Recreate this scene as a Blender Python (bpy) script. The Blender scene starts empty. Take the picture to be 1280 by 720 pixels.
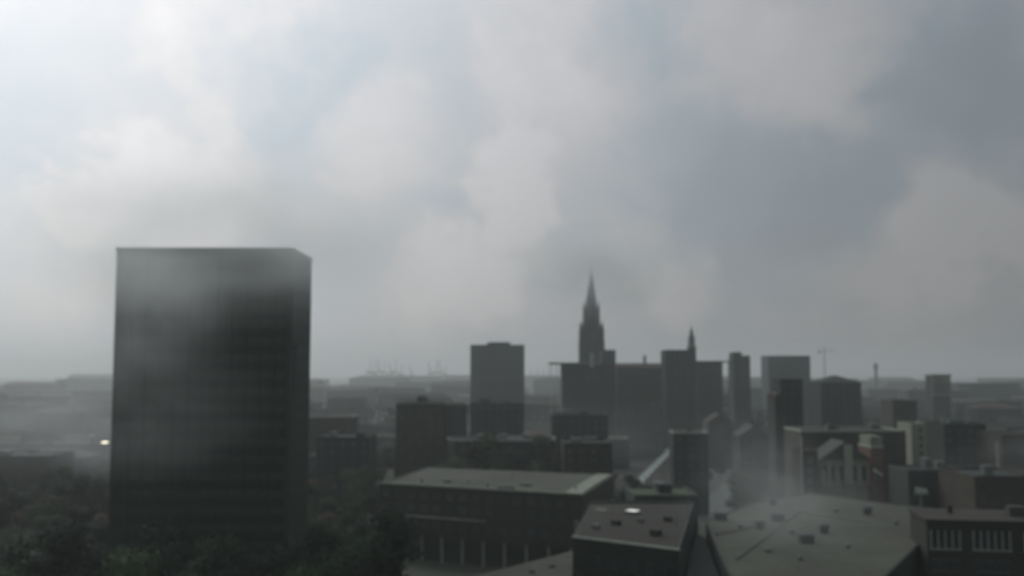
import bpy, math, random
from mathutils import Vector
random.seed(11)
R = math.radians
sc = bpy.context.scene
COL = sc.collection
# ------------------------------------------------------------------ camera
F = 1300.0; CZ = 55.0; HOR = 465.0
PITCH = math.atan((HOR-360)/F)
cam_d = bpy.data.cameras.new('camera'); cam = bpy.data.objects.new('camera', cam_d); COL.objects.link(cam)
cam.location = (0, 0, CZ); cam.rotation_euler = (R(90)+PITCH, 0, 0)
cam_d.sensor_width = 36; cam_d.lens = F/1280*36
cam_d.clip_start = 0.1; cam_d.clip_end = 40000
cam_d.dof.use_dof = True; cam_d.dof.focus_distance = 3.0; cam_d.dof.aperture_fstop = 2.8
sc.camera = cam
def ray(px, py):
    x = (px-640)/F; y = -(py-360)/F; c, s = math.cos(PITCH), math.sin(PITCH)
    return Vector((x, c - y*s, s + y*c))
def at(px, py, Y):
    d = ray(px, py); t = Y/d.y
    return Vector((d.x*t, Y, CZ+d.z*t))
def G(px, py, z):
    d = ray(px, py); t = (z-CZ)/d.z
    return Vector((d.x*t, d.y*t, z))
def proj(v):
    r = Vector(v)-Vector((0, 0, CZ)); c, s = math.cos(PITCH), math.sin(PITCH)
    w = r.y*c + r.z*s; u = -r.y*s + r.z*c
    return (640+F*r.x/w, 360-F*u/w)
def zt(py, Y): return at(640, py, Y).z
def xt(px, Y, py=465): return at(px, py, Y).x

# ------------------------------------------------------------------ materials
def new_mat(name):
    m = bpy.data.materials.new(name); m.use_nodes = True
    return m, m.node_tree.nodes, m.node_tree.links, m.node_tree.nodes['Principled BSDF']
def mat(name, col, rough=0.85, var=0.3, scale=0.25, bump=0.0, metal=0.0, streak=False, rnd=0.0, spec=0.4):
    m, N, L, b = new_mat(name)
    b.inputs['Roughness'].default_value = rough; b.inputs['Metallic'].default_value = metal
    b.inputs['Specular IOR Level'].default_value = spec
    tc = N.new('ShaderNodeTexCoord'); mp = N.new('ShaderNodeMapping')
    L.new(tc.outputs['Object'], mp.inputs[0])
    if streak: mp.inputs['Scale'].default_value = (1, 1, 0.15)
    n = N.new('ShaderNodeTexNoise'); n.inputs['Scale'].default_value = scale; n.inputs['Detail'].default_value = 8
    n.inputs['Roughness'].default_value = 0.65
    L.new(mp.outputs[0], n.inputs['Vector'])
    n2 = N.new('ShaderNodeTexNoise'); n2.inputs['Scale'].default_value = scale*9; n2.inputs['Detail'].default_value = 4
    L.new(tc.outputs['Object'], n2.inputs['Vector'])
    ad = N.new('ShaderNodeMath'); ad.operation = 'MULTIPLY_ADD'; ad.inputs[1].default_value = 0.45
    L.new(n2.outputs[0], ad.inputs[0]); L.new(n.outputs[0], ad.inputs[2])
    r = N.new('ShaderNodeMapRange'); r.inputs['From Min'].default_value = 0.42; r.inputs['From Max'].default_value = 1.02
    r.inputs['To Min'].default_value = 1-var; r.inputs['To Max'].default_value = 1+var
    L.new(ad.outputs[0], r.inputs['Value'])
    mx = N.new('ShaderNodeVectorMath'); mx.operation = 'SCALE'; mx.inputs[0].default_value = (col[0]*.90, col[1]*1.03, col[2]*.92)
    L.new(r.outputs[0], mx.inputs['Scale'])
    out = mx.outputs[0]
    if rnd:
        oi = N.new('ShaderNodeObjectInfo'); rr = N.new('ShaderNodeMapRange')
        rr.inputs['To Min'].default_value = 1-rnd; rr.inputs['To Max'].default_value = 1+rnd
        L.new(oi.outputs['Random'], rr.inputs['Value'])
        m2 = N.new('ShaderNodeVectorMath'); m2.operation = 'SCALE'
        L.new(out, m2.inputs[0]); L.new(rr.outputs[0], m2.inputs['Scale']); out = m2.outputs[0]
    L.new(out, b.inputs['Base Color'])
    if bump:
        bp = N.new('ShaderNodeBump'); bp.inputs['Strength'].default_value = bump; bp.inputs['Distance'].default_value = 0.05
        L.new(n2.outputs[0], bp.inputs['Height']); L.new(bp.outputs[0], b.inputs['Normal'])
    return m
M = {}
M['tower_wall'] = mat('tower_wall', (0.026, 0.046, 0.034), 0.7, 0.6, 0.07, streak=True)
M['tower_frame'] = mat('tower_frame', (0.03, 0.044, 0.036), 0.5, 0.25, 0.2)
M['teal_wall'] = mat('teal_wall', (0.028, 0.048, 0.044), 0.55, 0.25, 0.06, streak=True)
M['glass'] = mat('glass', (0.02, 0.026, 0.028), 0.22, 0.35, 0.15, rnd=0.4, spec=0.35)
M['tower_glass'] = mat('tower_glass', (0.022, 0.038, 0.030), 0.55, 0.4, 0.08, rnd=0.15, spec=0.2)
M['glass_dull'] = mat('glass_dull', (0.03, 0.036, 0.036), 0.35, 0.35, 0.15, rnd=0.4)
M['brick'] = mat('brick', (0.062, 0.048, 0.04), 0.9, 0.35, 0.2, 0.3, rnd=0.25)
M['red_brick'] = mat('red_brick', (0.17, 0.085, 0.068), 0.9, 0.3, 0.2, 0.3)
M['brown'] = mat('brown', (0.07, 0.066, 0.053), 0.9, 0.35, 0.2, 0.3, rnd=0.25)
M['render_grey'] = mat('render_grey', (0.09, 0.098, 0.092), 0.9, 0.3, 0.12, 0.2, streak=True, rnd=0.3)
M['render_cream'] = mat('render_cream', (0.26, 0.24, 0.20), 0.9, 0.3, 0.12, 0.2, streak=True, rnd=0.25)
M['dark_wall'] = mat('dark_wall', (0.024, 0.030, 0.024), 0.85, 0.35, 0.2, 0.2, streak=True)
M['dark_brown'] = mat('dark_brown', (0.034, 0.03, 0.025), 0.88, 0.35, 0.2, 0.2, streak=True)
M['stone'] = mat('stone', (0.042, 0.05, 0.045), 0.9, 0.35, 0.15, 0.3)
M['pale_stone'] = mat('pale_stone', (0.40, 0.39, 0.34), 0.85, 0.3, 0.25, 0.3, streak=True)
M['white'] = mat('white', (0.68, 0.68, 0.66), 0.5, 0.15, 0.4)
M['off_white'] = mat('off_white', (0.42, 0.42, 0.38), 0.6, 0.25, 0.4)
M['roof_tan'] = mat('roof_tan', (0.078, 0.075, 0.058), 0.92, 0.6, 0.05, 0.4)
M['roof_grey'] = mat('roof_grey', (0.065, 0.068, 0.065), 0.9, 0.3, 0.1, 0.4, rnd=0.3)
M['roof_dark'] = mat('roof_dark', (0.035, 0.038, 0.038), 0.85, 0.35, 0.15, 0.4, rnd=0.3)
M['roof_green'] = mat('roof_green', (0.07, 0.09, 0.055), 0.95, 0.5, 0.12, 0.5)
M['roof_brown'] = mat('roof_brown', (0.055, 0.045, 0.038), 0.9, 0.35, 0.12, 0.4, rnd=0.2)
M['roof_red'] = mat('roof_red', (0.09, 0.05, 0.042), 0.9, 0.35, 0.2, 0.4, rnd=0.3)
M['edge_pale'] = mat('edge_pale', (0.22, 0.215, 0.18), 0.6, 0.3, 0.3)
M['rim'] = mat('rim', (0.32, 0.31, 0.26), 0.6, 0.35, 0.3)
M['roof_umber'] = mat('roof_umber', (0.04, 0.034, 0.028), 0.95, 0.45, 0.1, 0.4)
M['hall_wall'] = mat('hall_wall', (0.24, 0.23, 0.19), 0.9, 0.4, 0.2, 0.3, streak=True)
M['copper'] = mat('copper', (0.10, 0.16, 0.14), 0.7, 0.3, 0.3)
M['metal'] = mat('metal', (0.14, 0.145, 0.15), 0.5, 0.2, 1.0)
M['dark_metal'] = mat('dark_metal', (0.03, 0.03, 0.03), 0.6, 0.3, 1.0)
M['crane'] = mat('crane', (0.10, 0.11, 0.12), 0.6, 0.2, 0.2)
M['asphalt'] = mat('asphalt', (0.05, 0.052, 0.052), 0.8, 0.3, 0.1, 0.3)
M['avenue'] = mat('avenue', (0.075, 0.08, 0.078), 0.6, 0.35, 0.05, 0.2, spec=0.5)
M['bark'] = mat('bark', (0.06, 0.048, 0.036), 0.95, 0.3, 2.0, 0.5)
M['paint'] = mat('paint', (0.6, 0.6, 0.58), 0.7, 0.3, 0.5)
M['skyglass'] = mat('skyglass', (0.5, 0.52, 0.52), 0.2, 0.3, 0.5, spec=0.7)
def leaf_mat(name, col):
    m, N, L, b = new_mat(name)
    g = N.new('ShaderNodeNewGeometry'); oi = N.new('ShaderNodeObjectInfo')
    n = N.new('ShaderNodeTexNoise'); n.inputs['Scale'].default_value = 0.35; n.inputs['Detail'].default_value = 3
    tc = N.new('ShaderNodeTexCoord'); L.new(tc.outputs['Object'], n.inputs['Vector'])
    a = N.new('ShaderNodeMath'); a.operation = 'ADD'; L.new(g.outputs['Random Per Island'], a.inputs[0]); L.new(n.outputs[0], a.inputs[1])
    a2 = N.new('ShaderNodeMath'); a2.operation = 'ADD'; L.new(a.outputs[0], a2.inputs[0]); L.new(oi.outputs['Random'], a2.inputs[1])
    r = N.new('ShaderNodeMapRange'); r.inputs['From Max'].default_value = 2.6; r.inputs['To Min'].default_value = 0.45; r.inputs['To Max'].default_value = 1.6
    L.new(a2.outputs[0], r.inputs['Value'])
    mx = N.new('ShaderNodeVectorMath'); mx.operation = 'SCALE'; mx.inputs[0].default_value = col
    L.new(r.outputs[0], mx.inputs['Scale']); L.new(mx.outputs[0], b.inputs['Base Color'])
    b.inputs['Roughness'].default_value = 0.75; b.inputs['Specular IOR Level'].default_value = 0.25
    return m
M['leaf'] = leaf_mat('leaf', (0.042, 0.075, 0.028))
M['leaf_dark'] = leaf_mat('leaf_dark', (0.024, 0.042, 0.022))
M['leaf_brown'] = leaf_mat('leaf_brown', (0.085, 0.07, 0.048))
M['leaf_pale'] = leaf_mat('leaf_pale', (0.08, 0.105, 0.06))
def emis(name, col, s):
    m, N, L, b = new_mat(name)
    b.inputs['Base Color'].default_value = (*col, 1); b.inputs['Emission Color'].default_value = (*col, 1)
    b.inputs['Emission Strength'].default_value = s
    return m
M['lit'] = emis('lit_glass', (1.0, 0.9, 0.65), 2.0)  # glint put in as the pane's own glow, no lamp
M['lit_white'] = emis('lit_white', (1.0, 1.0, 0.95), 0.6)  # skylight brightness put in as emission

# ------------------------------------------------------------------ mesh helpers
class MB:
    def __init__(s): s.v = []; s.f = []; s.mi = []
    def face(s, pts, mi=0):
        i = len(s.v); s.v += [tuple(p) for p in pts]; s.f.append(tuple(range(i, i+len(pts)))); s.mi.append(mi)
    def box(s, x0, x1, y0, y1, z0, z1, mi=0):
        i = len(s.v)
        s.v += [(x0,y0,z0),(x1,y0,z0),(x1,y1,z0),(x0,y1,z0),(x0,y0,z1),(x1,y0,z1),(x1,y1,z1),(x0,y1,z1)]
        for f in ((0,3,2,1),(4,5,6,7),(0,1,5,4),(1,2,6,5),(2,3,7,6),(3,0,4,7)):
            s.f.append(tuple(i+k for k in f)); s.mi.append(mi)
        return s
    def prism(s, poly, z0, z1, mi=0):
        n = len(poly); i = len(s.v)
        a = sum(poly[k][0]*poly[(k+1)%n][1]-poly[(k+1)%n][0]*poly[k][1] for k in range(n))
        if a < 0: poly = poly[::-1]
        s.v += [(p[0], p[1], z0) for p in poly]+[(p[0], p[1], z1) for p in poly]
        s.f.append(tuple(i+k for k in range(n))[::-1]); s.f.append(tuple(i+n+k for k in range(n))); s.mi += [mi, mi]
        for k in range(n):
            s.f.append((i+k, i+(k+1)%n, i+n+(k+1)%n, i+n+k)); s.mi.append(mi)
        return s
    def loft(s, rings, n=8, cx=0, cy=0, a0=0, mi=0):      # rings: (z, radius)
        i = len(s.v)
        for z, r in rings:
            for k in range(n):
                a = a0+2*math.pi*k/n; s.v.append((cx+r*math.cos(a), cy+r*math.sin(a), z))
        for q in range(len(rings)-1):
            for k in range(n):
                s.f.append((i+q*n+k, i+q*n+(k+1)%n, i+(q+1)*n+(k+1)%n, i+(q+1)*n+k)); s.mi.append(mi)
        s.f.append(tuple(i+k for k in range(n))[::-1]); s.mi.append(mi)
        m = i+(len(rings)-1)*n
        s.f.append(tuple(m+k for k in range(n))); s.mi.append(mi)
        return s
    def bar(s, p, q, r, mi=0, n=4, r2=None):
        p = Vector(p); q = Vector(q); d = (q-p)
        if d.length < 1e-6: return s
        d.normalize(); u = d.cross(Vector((0, 0, 1)))
        if u.length < 1e-3: u = Vector((1, 0, 0))
        u.normalize(); w = d.cross(u); i = len(s.v); r2 = r if r2 is None else r2
        for c, rr in ((p, r), (q, r2)):
            for k in range(n):
                a = 2*math.pi*(k+.5)/n; s.v.append(tuple(c+u*rr*math.cos(a)+w*rr*math.sin(a)))
        for k in range(n):
            s.f.append((i+k, i+(k+1)%n, i+n+(k+1)%n, i+n+k)); s.mi.append(mi)
        s.f.append(tuple(i+k for k in range(n))[::-1]); s.f.append(tuple(i+n+k for k in range(n))); s.mi += [mi, mi]
        return s
    def build(s, name, mats, parent=None, loc=None):
        me = bpy.data.meshes.new(name); me.from_pydata(s.v, [], s.f)
        for m in (mats if isinstance(mats, (list, tuple)) else [mats]): me.materials.append(m)
        for p, k in zip(me.polygons, s.mi): p.material_index = k
        me.update()
        o = bpy.data.objects.new(name, me); COL.objects.link(o)
        if parent: o.parent = parent
        if loc: o.location = loc
        return o
THINGS = []
def thing(name, label, cat, loc=(0, 0, 0), rz=0, group=None):
    o = bpy.data.objects.new(name, None); COL.objects.link(o); o.location = loc; o.rotation_euler = (0, 0, rz)
    o.empty_display_size = 0.5
    o['label'] = label; o['category'] = cat
    if group: o['group'] = group
    THINGS.append(o); return o
def struct(o, kind='structure'): o['kind'] = kind; return o
# ------------------------------------------------------------------ window mesh (frame ring with pane and one mullion)
def window_mesh(frame, glass, nmul=1):
    m = MB(); t = 0.07
    m.box(-.5, .5, -.05, 0, -.5, -.5+t); m.box(-.5, .5, -.05, 0, .5-t, .5)
    m.box(-.5, -.5+t, -.05, 0, -.5+t, .5-t); m.box(.5-t, .5, -.05, 0, -.5+t, .5-t)
    for k in range(nmul):
        x = -.5+(k+1)/(nmul+1); m.box(x-.03, x+.03, -.05, 0, -.5+t, .5-t)
    m.box(-.5+t+.001, .5-t-.001, -.02, -.003, -.5+t+.001, .5-t-.001, 1)
    me = bpy.data.meshes.new('window'); me.from_pydata(m.v, [], m.f)
    me.materials.append(frame); me.materials.append(glass)
    for p, k in zip(me.polygons, m.mi): p.material_index = k
    me.update(); return me
WM = {'white': window_mesh(M['off_white'], M['glass']), 'dark': window_mesh(M['metal'], M['glass']),
      'dull': window_mesh(M['render_grey'], M['glass_dull'], 0), 'multi': window_mesh(M['white'], M['glass'], 3)}
def window(parent, wm, x, y, z, w, h, rz=0):
    o = bpy.data.objects.new('window', WM[wm]); COL.objects.link(o); o.parent = parent
    o.location = (x, y, z); o.rotation_euler = (0, 0, rz); o.scale = (w, 1, h); return o
def window_grid(parent, wm, W, D, z0, z1, sides='f', sp=3.4, fl=3.3, w=1.5, h=1.7, cap=90):
    n = 0; nf = int((z1-z0)/fl)
    cells = []
    for f in range(nf):
        z = z1-(f+.5)*fl
        for sd in sides:
            Ln = W if sd == 'f' else D
            k = max(1, int((Ln-1.2)/sp))
            for i in range(k):
                p = -Ln/2+(i+.5)*Ln/k
                if sd == 'f': cells.append((p, -D/2-.004, z, 0))
                elif sd == 'r': cells.append((W/2+.004, p, z, R(90)))
                else: cells.append((-W/2-.004, p, z, R(-90)))
    for c in cells[:cap]: window(parent, wm, c[0], c[1], c[2], w, h, c[3])

def block(name, label, cat, cx, cy, W, D, H, rz=0, wall='render_grey', roof='roof_grey', style='flat', win=None,
          sides='f', edge=None, group=None, rh=5.0, extras=0, winkw={}, z0=0, rng=random):
    """one building as a thing; local frame: front is -y"""
    t = thing(name, label, cat, (cx, cy, z0), rz, group)
    MB().box(-W/2, W/2, -D/2, D/2, 0, H).build('wall', M[wall], t)
    if style == 'flat':
        MB().box(-W/2+.4, W/2-.4, -D/2+.4, D/2-.4, H+.003, H+.12).build('roof', M[roof], t)
        p = MB(); e = .4; h = .7; o = .12
        p.box(-W/2-o, W/2+o, -D/2-o, -D/2+e, H+.002, H+h); p.box(-W/2-o, W/2+o, D/2-e, D/2+o, H+.002, H+h)
        p.box(-W/2-o, -W/2+e, -D/2+e+.002, D/2-e-.002, H+.002, H+h); p.box(W/2-e, W/2+o, -D/2+e+.002, D/2-e-.002, H+.002, H+h)
        p.build('parapet', M[edge or wall], t)
        for k in range(extras):
            a = rng.uniform(2, 5); b = rng.uniform(2, 4); c = rng.uniform(1.2, 2.8)
            x = rng.uniform(-W/2+4, W/2-4) if W > 9 else 0; y = rng.uniform(-D/2+3, D/2-3) if D > 7 else 0
            q = MB().box(x-a/2, x+a/2, y-b/2, y+b/2, H+.122+k*.003, H+.12+c)
            q.box(x-a/2-.1, x+a/2+.1, y-b/2-.1, y+b/2+.1, H+.12+c+.002, H+.12+c+.15)
            q.build('plant_room', M[rng.choice(['metal', 'render_grey', 'dark_wall'])], t)
    else:
        m = MB(); ov = .4
        a, b, c, d = (-W/2-ov, -D/2-ov, H+.003), (W/2+ov, -D/2-ov, H+.003), (W/2+ov, D/2+ov, H+.003), (-W/2-ov, D/2+ov, H+.003)
        if style == 'gable':
            if W >= D: r1, r2 = (-W/2-ov, 0, H+rh), (W/2+ov, 0, H+rh)
            else: r1, r2 = (0, -D/2-ov, H+rh), (0, D/2+ov, H+rh)
        else:
            if W >= D: r1, r2 = (-W/2+D/2*.8, 0, H+rh), (W/2-D/2*.8, 0, H+rh)
            else: r1, r2 = (0, -D/2+W/2*.8, H+rh), (0, D/2-W/2*.8, H+rh)
        if W >= D: m.face([a, b, r2, r1]); m.face([c, d, r1, r2]); m.face([b, c, r2]); m.face([d, a, r1])
        else: m.face([b, c, r2, r1]); m.face([d, a, r1, r2]); m.face([a, b, r1]); m.face([c, d, r2])
        m.face([d, c, b, a])
        ro = m.build('roof', M[roof], t)
        for k in range(extras):
            if W >= D: x = rng.uniform(-W/3, W/3); y = 0
            else: x = 0; y = rng.uniform(-D/3, D/3)
            MB().box(x-.6, x+.6, y-.45, y+.45, H+rh*.6, H+rh+1.6).build('chimney', M['brick'], ro)
    if win: window_grid(t, win, W, D, 0.8, H-.6, sides, **winkw)
    return t
def pxblock(name, label, cat, x0, x1, ytop, Y, D, **k):
    X0, X1 = xt(x0, Y, ytop), xt(x1, Y, ytop)
    return block(name, label, cat, (X0+X1)/2, Y+D/2, X1-X0, D, zt(ytop, Y), **k)

OCC = []   # occupied footprints
def occ(x0, x1, y0, y1, pad=4): OCC.append((min(x0, x1)-pad, max(x0, x1)+pad, y0-pad, y1+pad))
def free(x0, x1, y0, y1): return not any(x0 < b and x1 > a and y0 < d and y1 > c for a, b, c, d in OCC)
def occ_px(x0, x1, Y, D, pad=4): occ(xt(x0, Y), xt(x1, Y), Y, Y+D, pad)

# ================================================================== SETTING
g = MB(); g.face([(-14000, -1500, 0), (14000, -1500, 0), (14000, 14000, 0), (-14000, 14000, 0)])
m, N, L, b = new_mat('ground')
tc = N.new('ShaderNodeTexCoord'); n = N.new('ShaderNodeTexNoise'); n.inputs['Scale'].default_value = 0.012; n.inputs['Detail'].default_value = 10
L.new(tc.outputs['Object'], n.inputs['Vector']); cr = N.new('ShaderNodeValToRGB'); L.new(n.outputs[0], cr.inputs[0])
cr.color_ramp.elements[0].position = .38; cr.color_ramp.elements[0].color = (.045, .047, .045, 1)
cr.color_ramp.elements[1].position = .6; cr.color_ramp.elements[1].color = (.04, .058, .03, 1)
e = cr.color_ramp.elements.new(.48); e.color = (.05, .048, .042, 1)
L.new(cr.outputs[0], b.inputs['Base Color']); b.inputs['Roughness'].default_value = .9
struct(g.build('ground', m))
# streets
def street(name, pts, w, m, z=0.004, mark=True):
    mb = MB(); mk = MB(); kb = MB()
    for a, c in zip(pts[:-1], pts[1:]):
        a = Vector((a[0], a[1], 0)); c = Vector((c[0], c[1], 0)); d = (c-a).normalized(); nn = Vector((-d.y, d.x, 0))
        mb.face([a-nn*w/2+Vector((0,0,z)), a+nn*w/2+Vector((0,0,z)), c+nn*w/2+Vector((0,0,z)), c-nn*w/2+Vector((0,0,z))][::-1])
        if mark:
            Ln = (c-a).length; k = 0
            while k < Ln-4:
                p = a+d*k; q = a+d*(k+4); zz = Vector((0, 0, z+.004))
                mk.face([p+nn*.1+zz, p-nn*.1+zz, q-nn*.1+zz, q+nn*.1+zz]); k += 10
            for s_ in (-1, 1):
                o1 = nn*(w/2+.15)*s_; o2 = nn*(w/2+3.0)*s_
                P = [a+o1, c+o1, c+o2, a+o2]
                kb.prism([(p.x, p.y) for p in P], 0.0, .13)
    struct(mb.build(name, m))
    if mark: struct(mk.build('road_markings', M['paint'])); struct(kb.build('pavement', M['roof_grey']))
av0, av1 = G(868, 655, 0), G(1006, 536, 0)
street('avenue', [(av0.x, av0.y), (av1.x, av1.y)], 16, M['avenue'])
street('street', [(-260, 262), (30, 268)], 9, M['asphalt'], .006, False)
street('street', [(-14, 200), (4, 262)], 8, M['asphalt'], .005, False)
def on_avenue(x, y, pad=16):
    d = (av1-av0); d.z = 0; t = ((x-av0.x)*d.x+(y-av0.y)*d.y)/d.length_squared
    if t < -.1 or t > 1.15: return False
    p = av0+d*t; return math.hypot(x-p.x, y-p.y) < pad

# ================================================================== TREES
def crown_mesh(seed, n_leaf, wide, tall, m, leaf=.55):
    rg = random.Random(seed); mb = MB()
    lobes = []
    for k in range(13):
        a = rg.uniform(0, 6.28); h = rg.uniform(.05, 1); rr = wide*(1-.55*h)*rg.uniform(.35, 1)*(.55+.45*min(1, h*3))
        lobes.append((Vector((rr*math.cos(a), rr*math.sin(a), tall*(.3+.62*h))), rg.uniform(.26, .48)*wide))
    per = n_leaf//len(lobes)
    for c, r in lobes:
        for k in range(per):
            d = Vector((rg.gauss(0, 1), rg.gauss(0, 1), rg.gauss(0, 1))).normalized()
            p = c+d*r*(rg.random()**.45)*rg.uniform(.8, 1.15); p.z = c.z+(p.z-c.z)*.8
            u = Vector((rg.gauss(0, 1), rg.gauss(0, 1), rg.gauss(0, .7))).normalized(); w = u.cross(d+Vector((.01, .02, .3))).normalized()
            s = leaf*rg.uniform(.5, 1.2)
            mb.face([p-u*s*.5, p+w*s*.35, p+u*s*.5, p-w*s*.35])
    me = bpy.data.meshes.new('crown'); me.from_pydata(mb.v, [], mb.f); me.materials.append(m); me.update(); return me
def trunk_mesh(seed, wide, tall):
    rg = random.Random(seed); mb = MB()
    mb.bar((0, 0, 0), (0.1, 0, tall*.35), .42, 0, 8, .28); mb.bar((.1, 0, tall*.35), (0, .2, tall*.8), .28, 0, 8, .07)
    for k in range(8):
        a = rg.uniform(0, 6.28); z = tall*rg.uniform(.25, .6); l = wide*rg.uniform(.5, .9)
        mb.bar((.05, 0, z), (l*math.cos(a), l*math.sin(a), z+tall*rg.uniform(.12, .3)), .15, 0, 5, .03)
    me = bpy.data.meshes.new('trunk'); me.from_pydata(mb.v, [], mb.f); me.materials.append(M['bark']); me.update(); return me
TREE = []
for k, (mk, lf) in enumerate([('leaf', 'green'), ('leaf_dark', 'dark green'), ('leaf_brown', 'brownish'), ('leaf_pale', 'pale green'), ('leaf', 'green'), ('leaf_dark', 'dark green')]):
    w = [5.5, 6.5, 5, 6, 7, 5][k]; h = [14, 16, 13, 14, 17, 18][k]
    TREE.append((crown_mesh(k+3, 6500, w, h, M[mk]), trunk_mesh(k+40, w, h), lf, h))
AUTO = []  # (object, noun phrase, group)
def tree(x, y, k, s=1.0, group='trees among the buildings'):
    cm, tm, lf, h = TREE[k]
    t = thing('leafy_tree', '', 'tree', (x, y, 0), random.uniform(0, 6.28), group); t.scale = (s, s, s*random.uniform(.9, 1.1))
    for nme, me in (('crown', cm), ('trunk', tm)):
        o = bpy.data.objects.new(nme, me); COL.objects.link(o); o.parent = t
    AUTO.append((t, lf+' tree', h*s*.6)); return t

# ================================================================== HERO BUILDINGS
# --- A: big tower on the left
Y = 220; X0, X1 = xt(146, Y, 310), xt(366, Y, 310); H = zt(309.5, Y); D = 21
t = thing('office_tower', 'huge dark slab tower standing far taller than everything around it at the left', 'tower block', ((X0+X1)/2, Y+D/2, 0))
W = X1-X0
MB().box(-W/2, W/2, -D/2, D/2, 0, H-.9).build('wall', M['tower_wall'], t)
p = MB(); p.box(-W/2-.15, W/2+.15, -D/2-.15, -D/2+.4, H-.898, H); p.box(-W/2-.15, W/2+.15, D/2-.4, D/2+.15, H-.898, H)
p.box(-W/2-.15, -W/2+.4, -D/2+.402, D/2-.402, H-.898, H); p.box(W/2-.4, W/2+.15, -D/2+.402, D/2-.402, H-.898, H)
p.build('parapet', M['tower_frame'], t)
nf = 22; fh = (H-3.5)/nf
for k in range(nf):
    z = 2.2+k*fh
    MB().box(-W/2+1, W/2-1, -D/2-.05, -D/2-.003, z, z+fh*.52).build('window_band', M['tower_glass'], t)
    MB().box(W/2+.003, W/2+.05, -D/2+1, D/2-1, z, z+fh*.52).build('window_band', M['tower_glass'], t)
for k in range(13):
    x = -W/2+.5+k*(W-1)/12
    MB().box(x-.14, x+.14, -D/2-.22, -D/2-.052, 1, H-1.2).build('fin', M['tower_frame'], t)
MB().box(-W/2+4, W/2-10, -2, 6, H-.897, H-.1).build('roof_deck', M['roof_dark'], t)
q = MB(); q.bar((W/2+.5, -D/2+3, H*.60), (W/2+.5, -D/2+3, zt(437, Y)), .18); q.box(W/2+.05, W/2+.9, -D/2+2.4, -D/2+3.6, zt(437, Y), zt(432, Y))
q.build('flue_pipe', M['dark_metal'], t)
occ(X0, X1, Y, Y+D)
# --- B: mid tower
Y = 900
t = pxblock('office_block', 'teal grey square block with small rooftop box standing alone right of the harbour cranes', 'tower block', 588, 655.5, 432, Y, 38, wall='teal_wall', roof='roof_dark')
W = xt(655.5, Y)-xt(588, Y); H = zt(432, Y)
MB().box(xt(609, Y)-t.location.x, xt(638, Y)-t.location.x, -14, 4, H+.122, zt(427.5, Y)).build('plant_room', M['teal_wall'], t)
for k in range(20):
    z = 3+k*(H-5)/20; MB().box(-W/2+1, W/2-1, -19.05, -19.003, z, z+1.8).build('window_band', M['glass_dull'], t)
occ_px(588, 656, Y, 38)
# --- C: neo gothic spire
Y = 850; cx = xt(740.5, Y)
def pw(px): return px*Y/F
def spz(y): return zt(y, Y)
t = thing('church_spire', 'slender dark pointed church spire rising highest above the skyline', 'church tower', (cx, Y+8, 0))
wb = pw(26)/2; zb = spz(417)
b_ = MB(); b_.box(-wb, wb, -wb, wb, 0, zb); b_.build('tower', M['stone'], t)
for sx in (-1, 1):
    for sy in (-1, 1):
        bb = MB(); e = 1.5
        bb.box(sx*wb-e, sx*wb+e, sy*wb-e, sy*wb+e, 0, zb-6); bb.box(sx*wb-e*.75, sx*wb+e*.75, sy*wb-e*.75, sy*wb+e*.75, zb-5.998, zb+3)
        bb.loft([(zb+3.002, 1.4), (zb+11, .08)], 4, sx*wb, sy*wb, R(45)); bb.build('buttress', M['stone'], t)
for x in (-3.2, 3.2):
    for z, h in ((zb-20, 15), (zb-40, 14), (zb-58, 12)):
        w_ = MB(); w_.face([(x-1.3, -wb-.02, z), (x+1.3, -wb-.02, z), (x+1.3, -wb-.02, z+h*.75), (x, -wb-.02, z+h), (x-1.3, -wb-.02, z+h*.75)])
        w_.build('belfry_window', M['dark_metal'], t)
gal = MB().box(-wb-.6, wb+.6, -wb-.6, wb+.6, zb+.002, zb+1.2); gal.build('gallery', M['stone'], t)
r1 = pw(20)/2
oc = MB(); oc.loft([(zb+1.202, r1*1.04), (spz(392), r1*.98), (spz(386), r1*.98)], 8, 0, 0, R(22.5)); oc.build('octagon', M['stone'], t)
for k in range(8):
    a = R(45*k); bb = MB(); z0_ = spz(386)
    bb.loft([(zb+1.3, .9), (z0_+1, .8), (z0_+7, .05)], 4, r1*1.02*math.cos(a+R(22.5)), r1*1.02*math.sin(a+R(22.5)), a); bb.build('pinnacle', M['stone'], t)
sp = MB(); sp.loft([(spz(386)+.002, r1*.86), (spz(370), pw(12)/2), (spz(360), pw(8.5)/2), (spz(345), pw(4.2)/2), (spz(333), pw(1.8)/2), (spz(327), .25)], 8, 0, 0, R(22.5))
for z in (374, 362, 352): sp.loft([(spz(z), pw({374: 14.5, 362: 10.5, 352: 7.5}[z])/2), (spz(z)+1.2, pw({374: 14, 362: 10, 352: 7}[z])/2)], 8, 0, 0, R(22.5))
s_ = sp.build('spire', M['stone'], t)
cr_ = MB(); cr_.bar((0, 0, spz(327)), (0, 0, spz(322)), .22); cr_.bar((-1.3, 0, spz(324)), (1.3, 0, spz(324)), .2); cr_.build('cross', M['dark_metal'], s_)
occ(cx-14, cx+14, Y, Y+22)
# --- D block beside spire
pxblock('tall_block', 'narrow dark block pressed against the right foot of the pointed spire', 'building', 752, 769.5, 438.5, 780, 20, wall='stone', roof='roof_dark', win='dull', winkw=dict(cap=60))
occ_px(752, 770, 780, 20)
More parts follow.
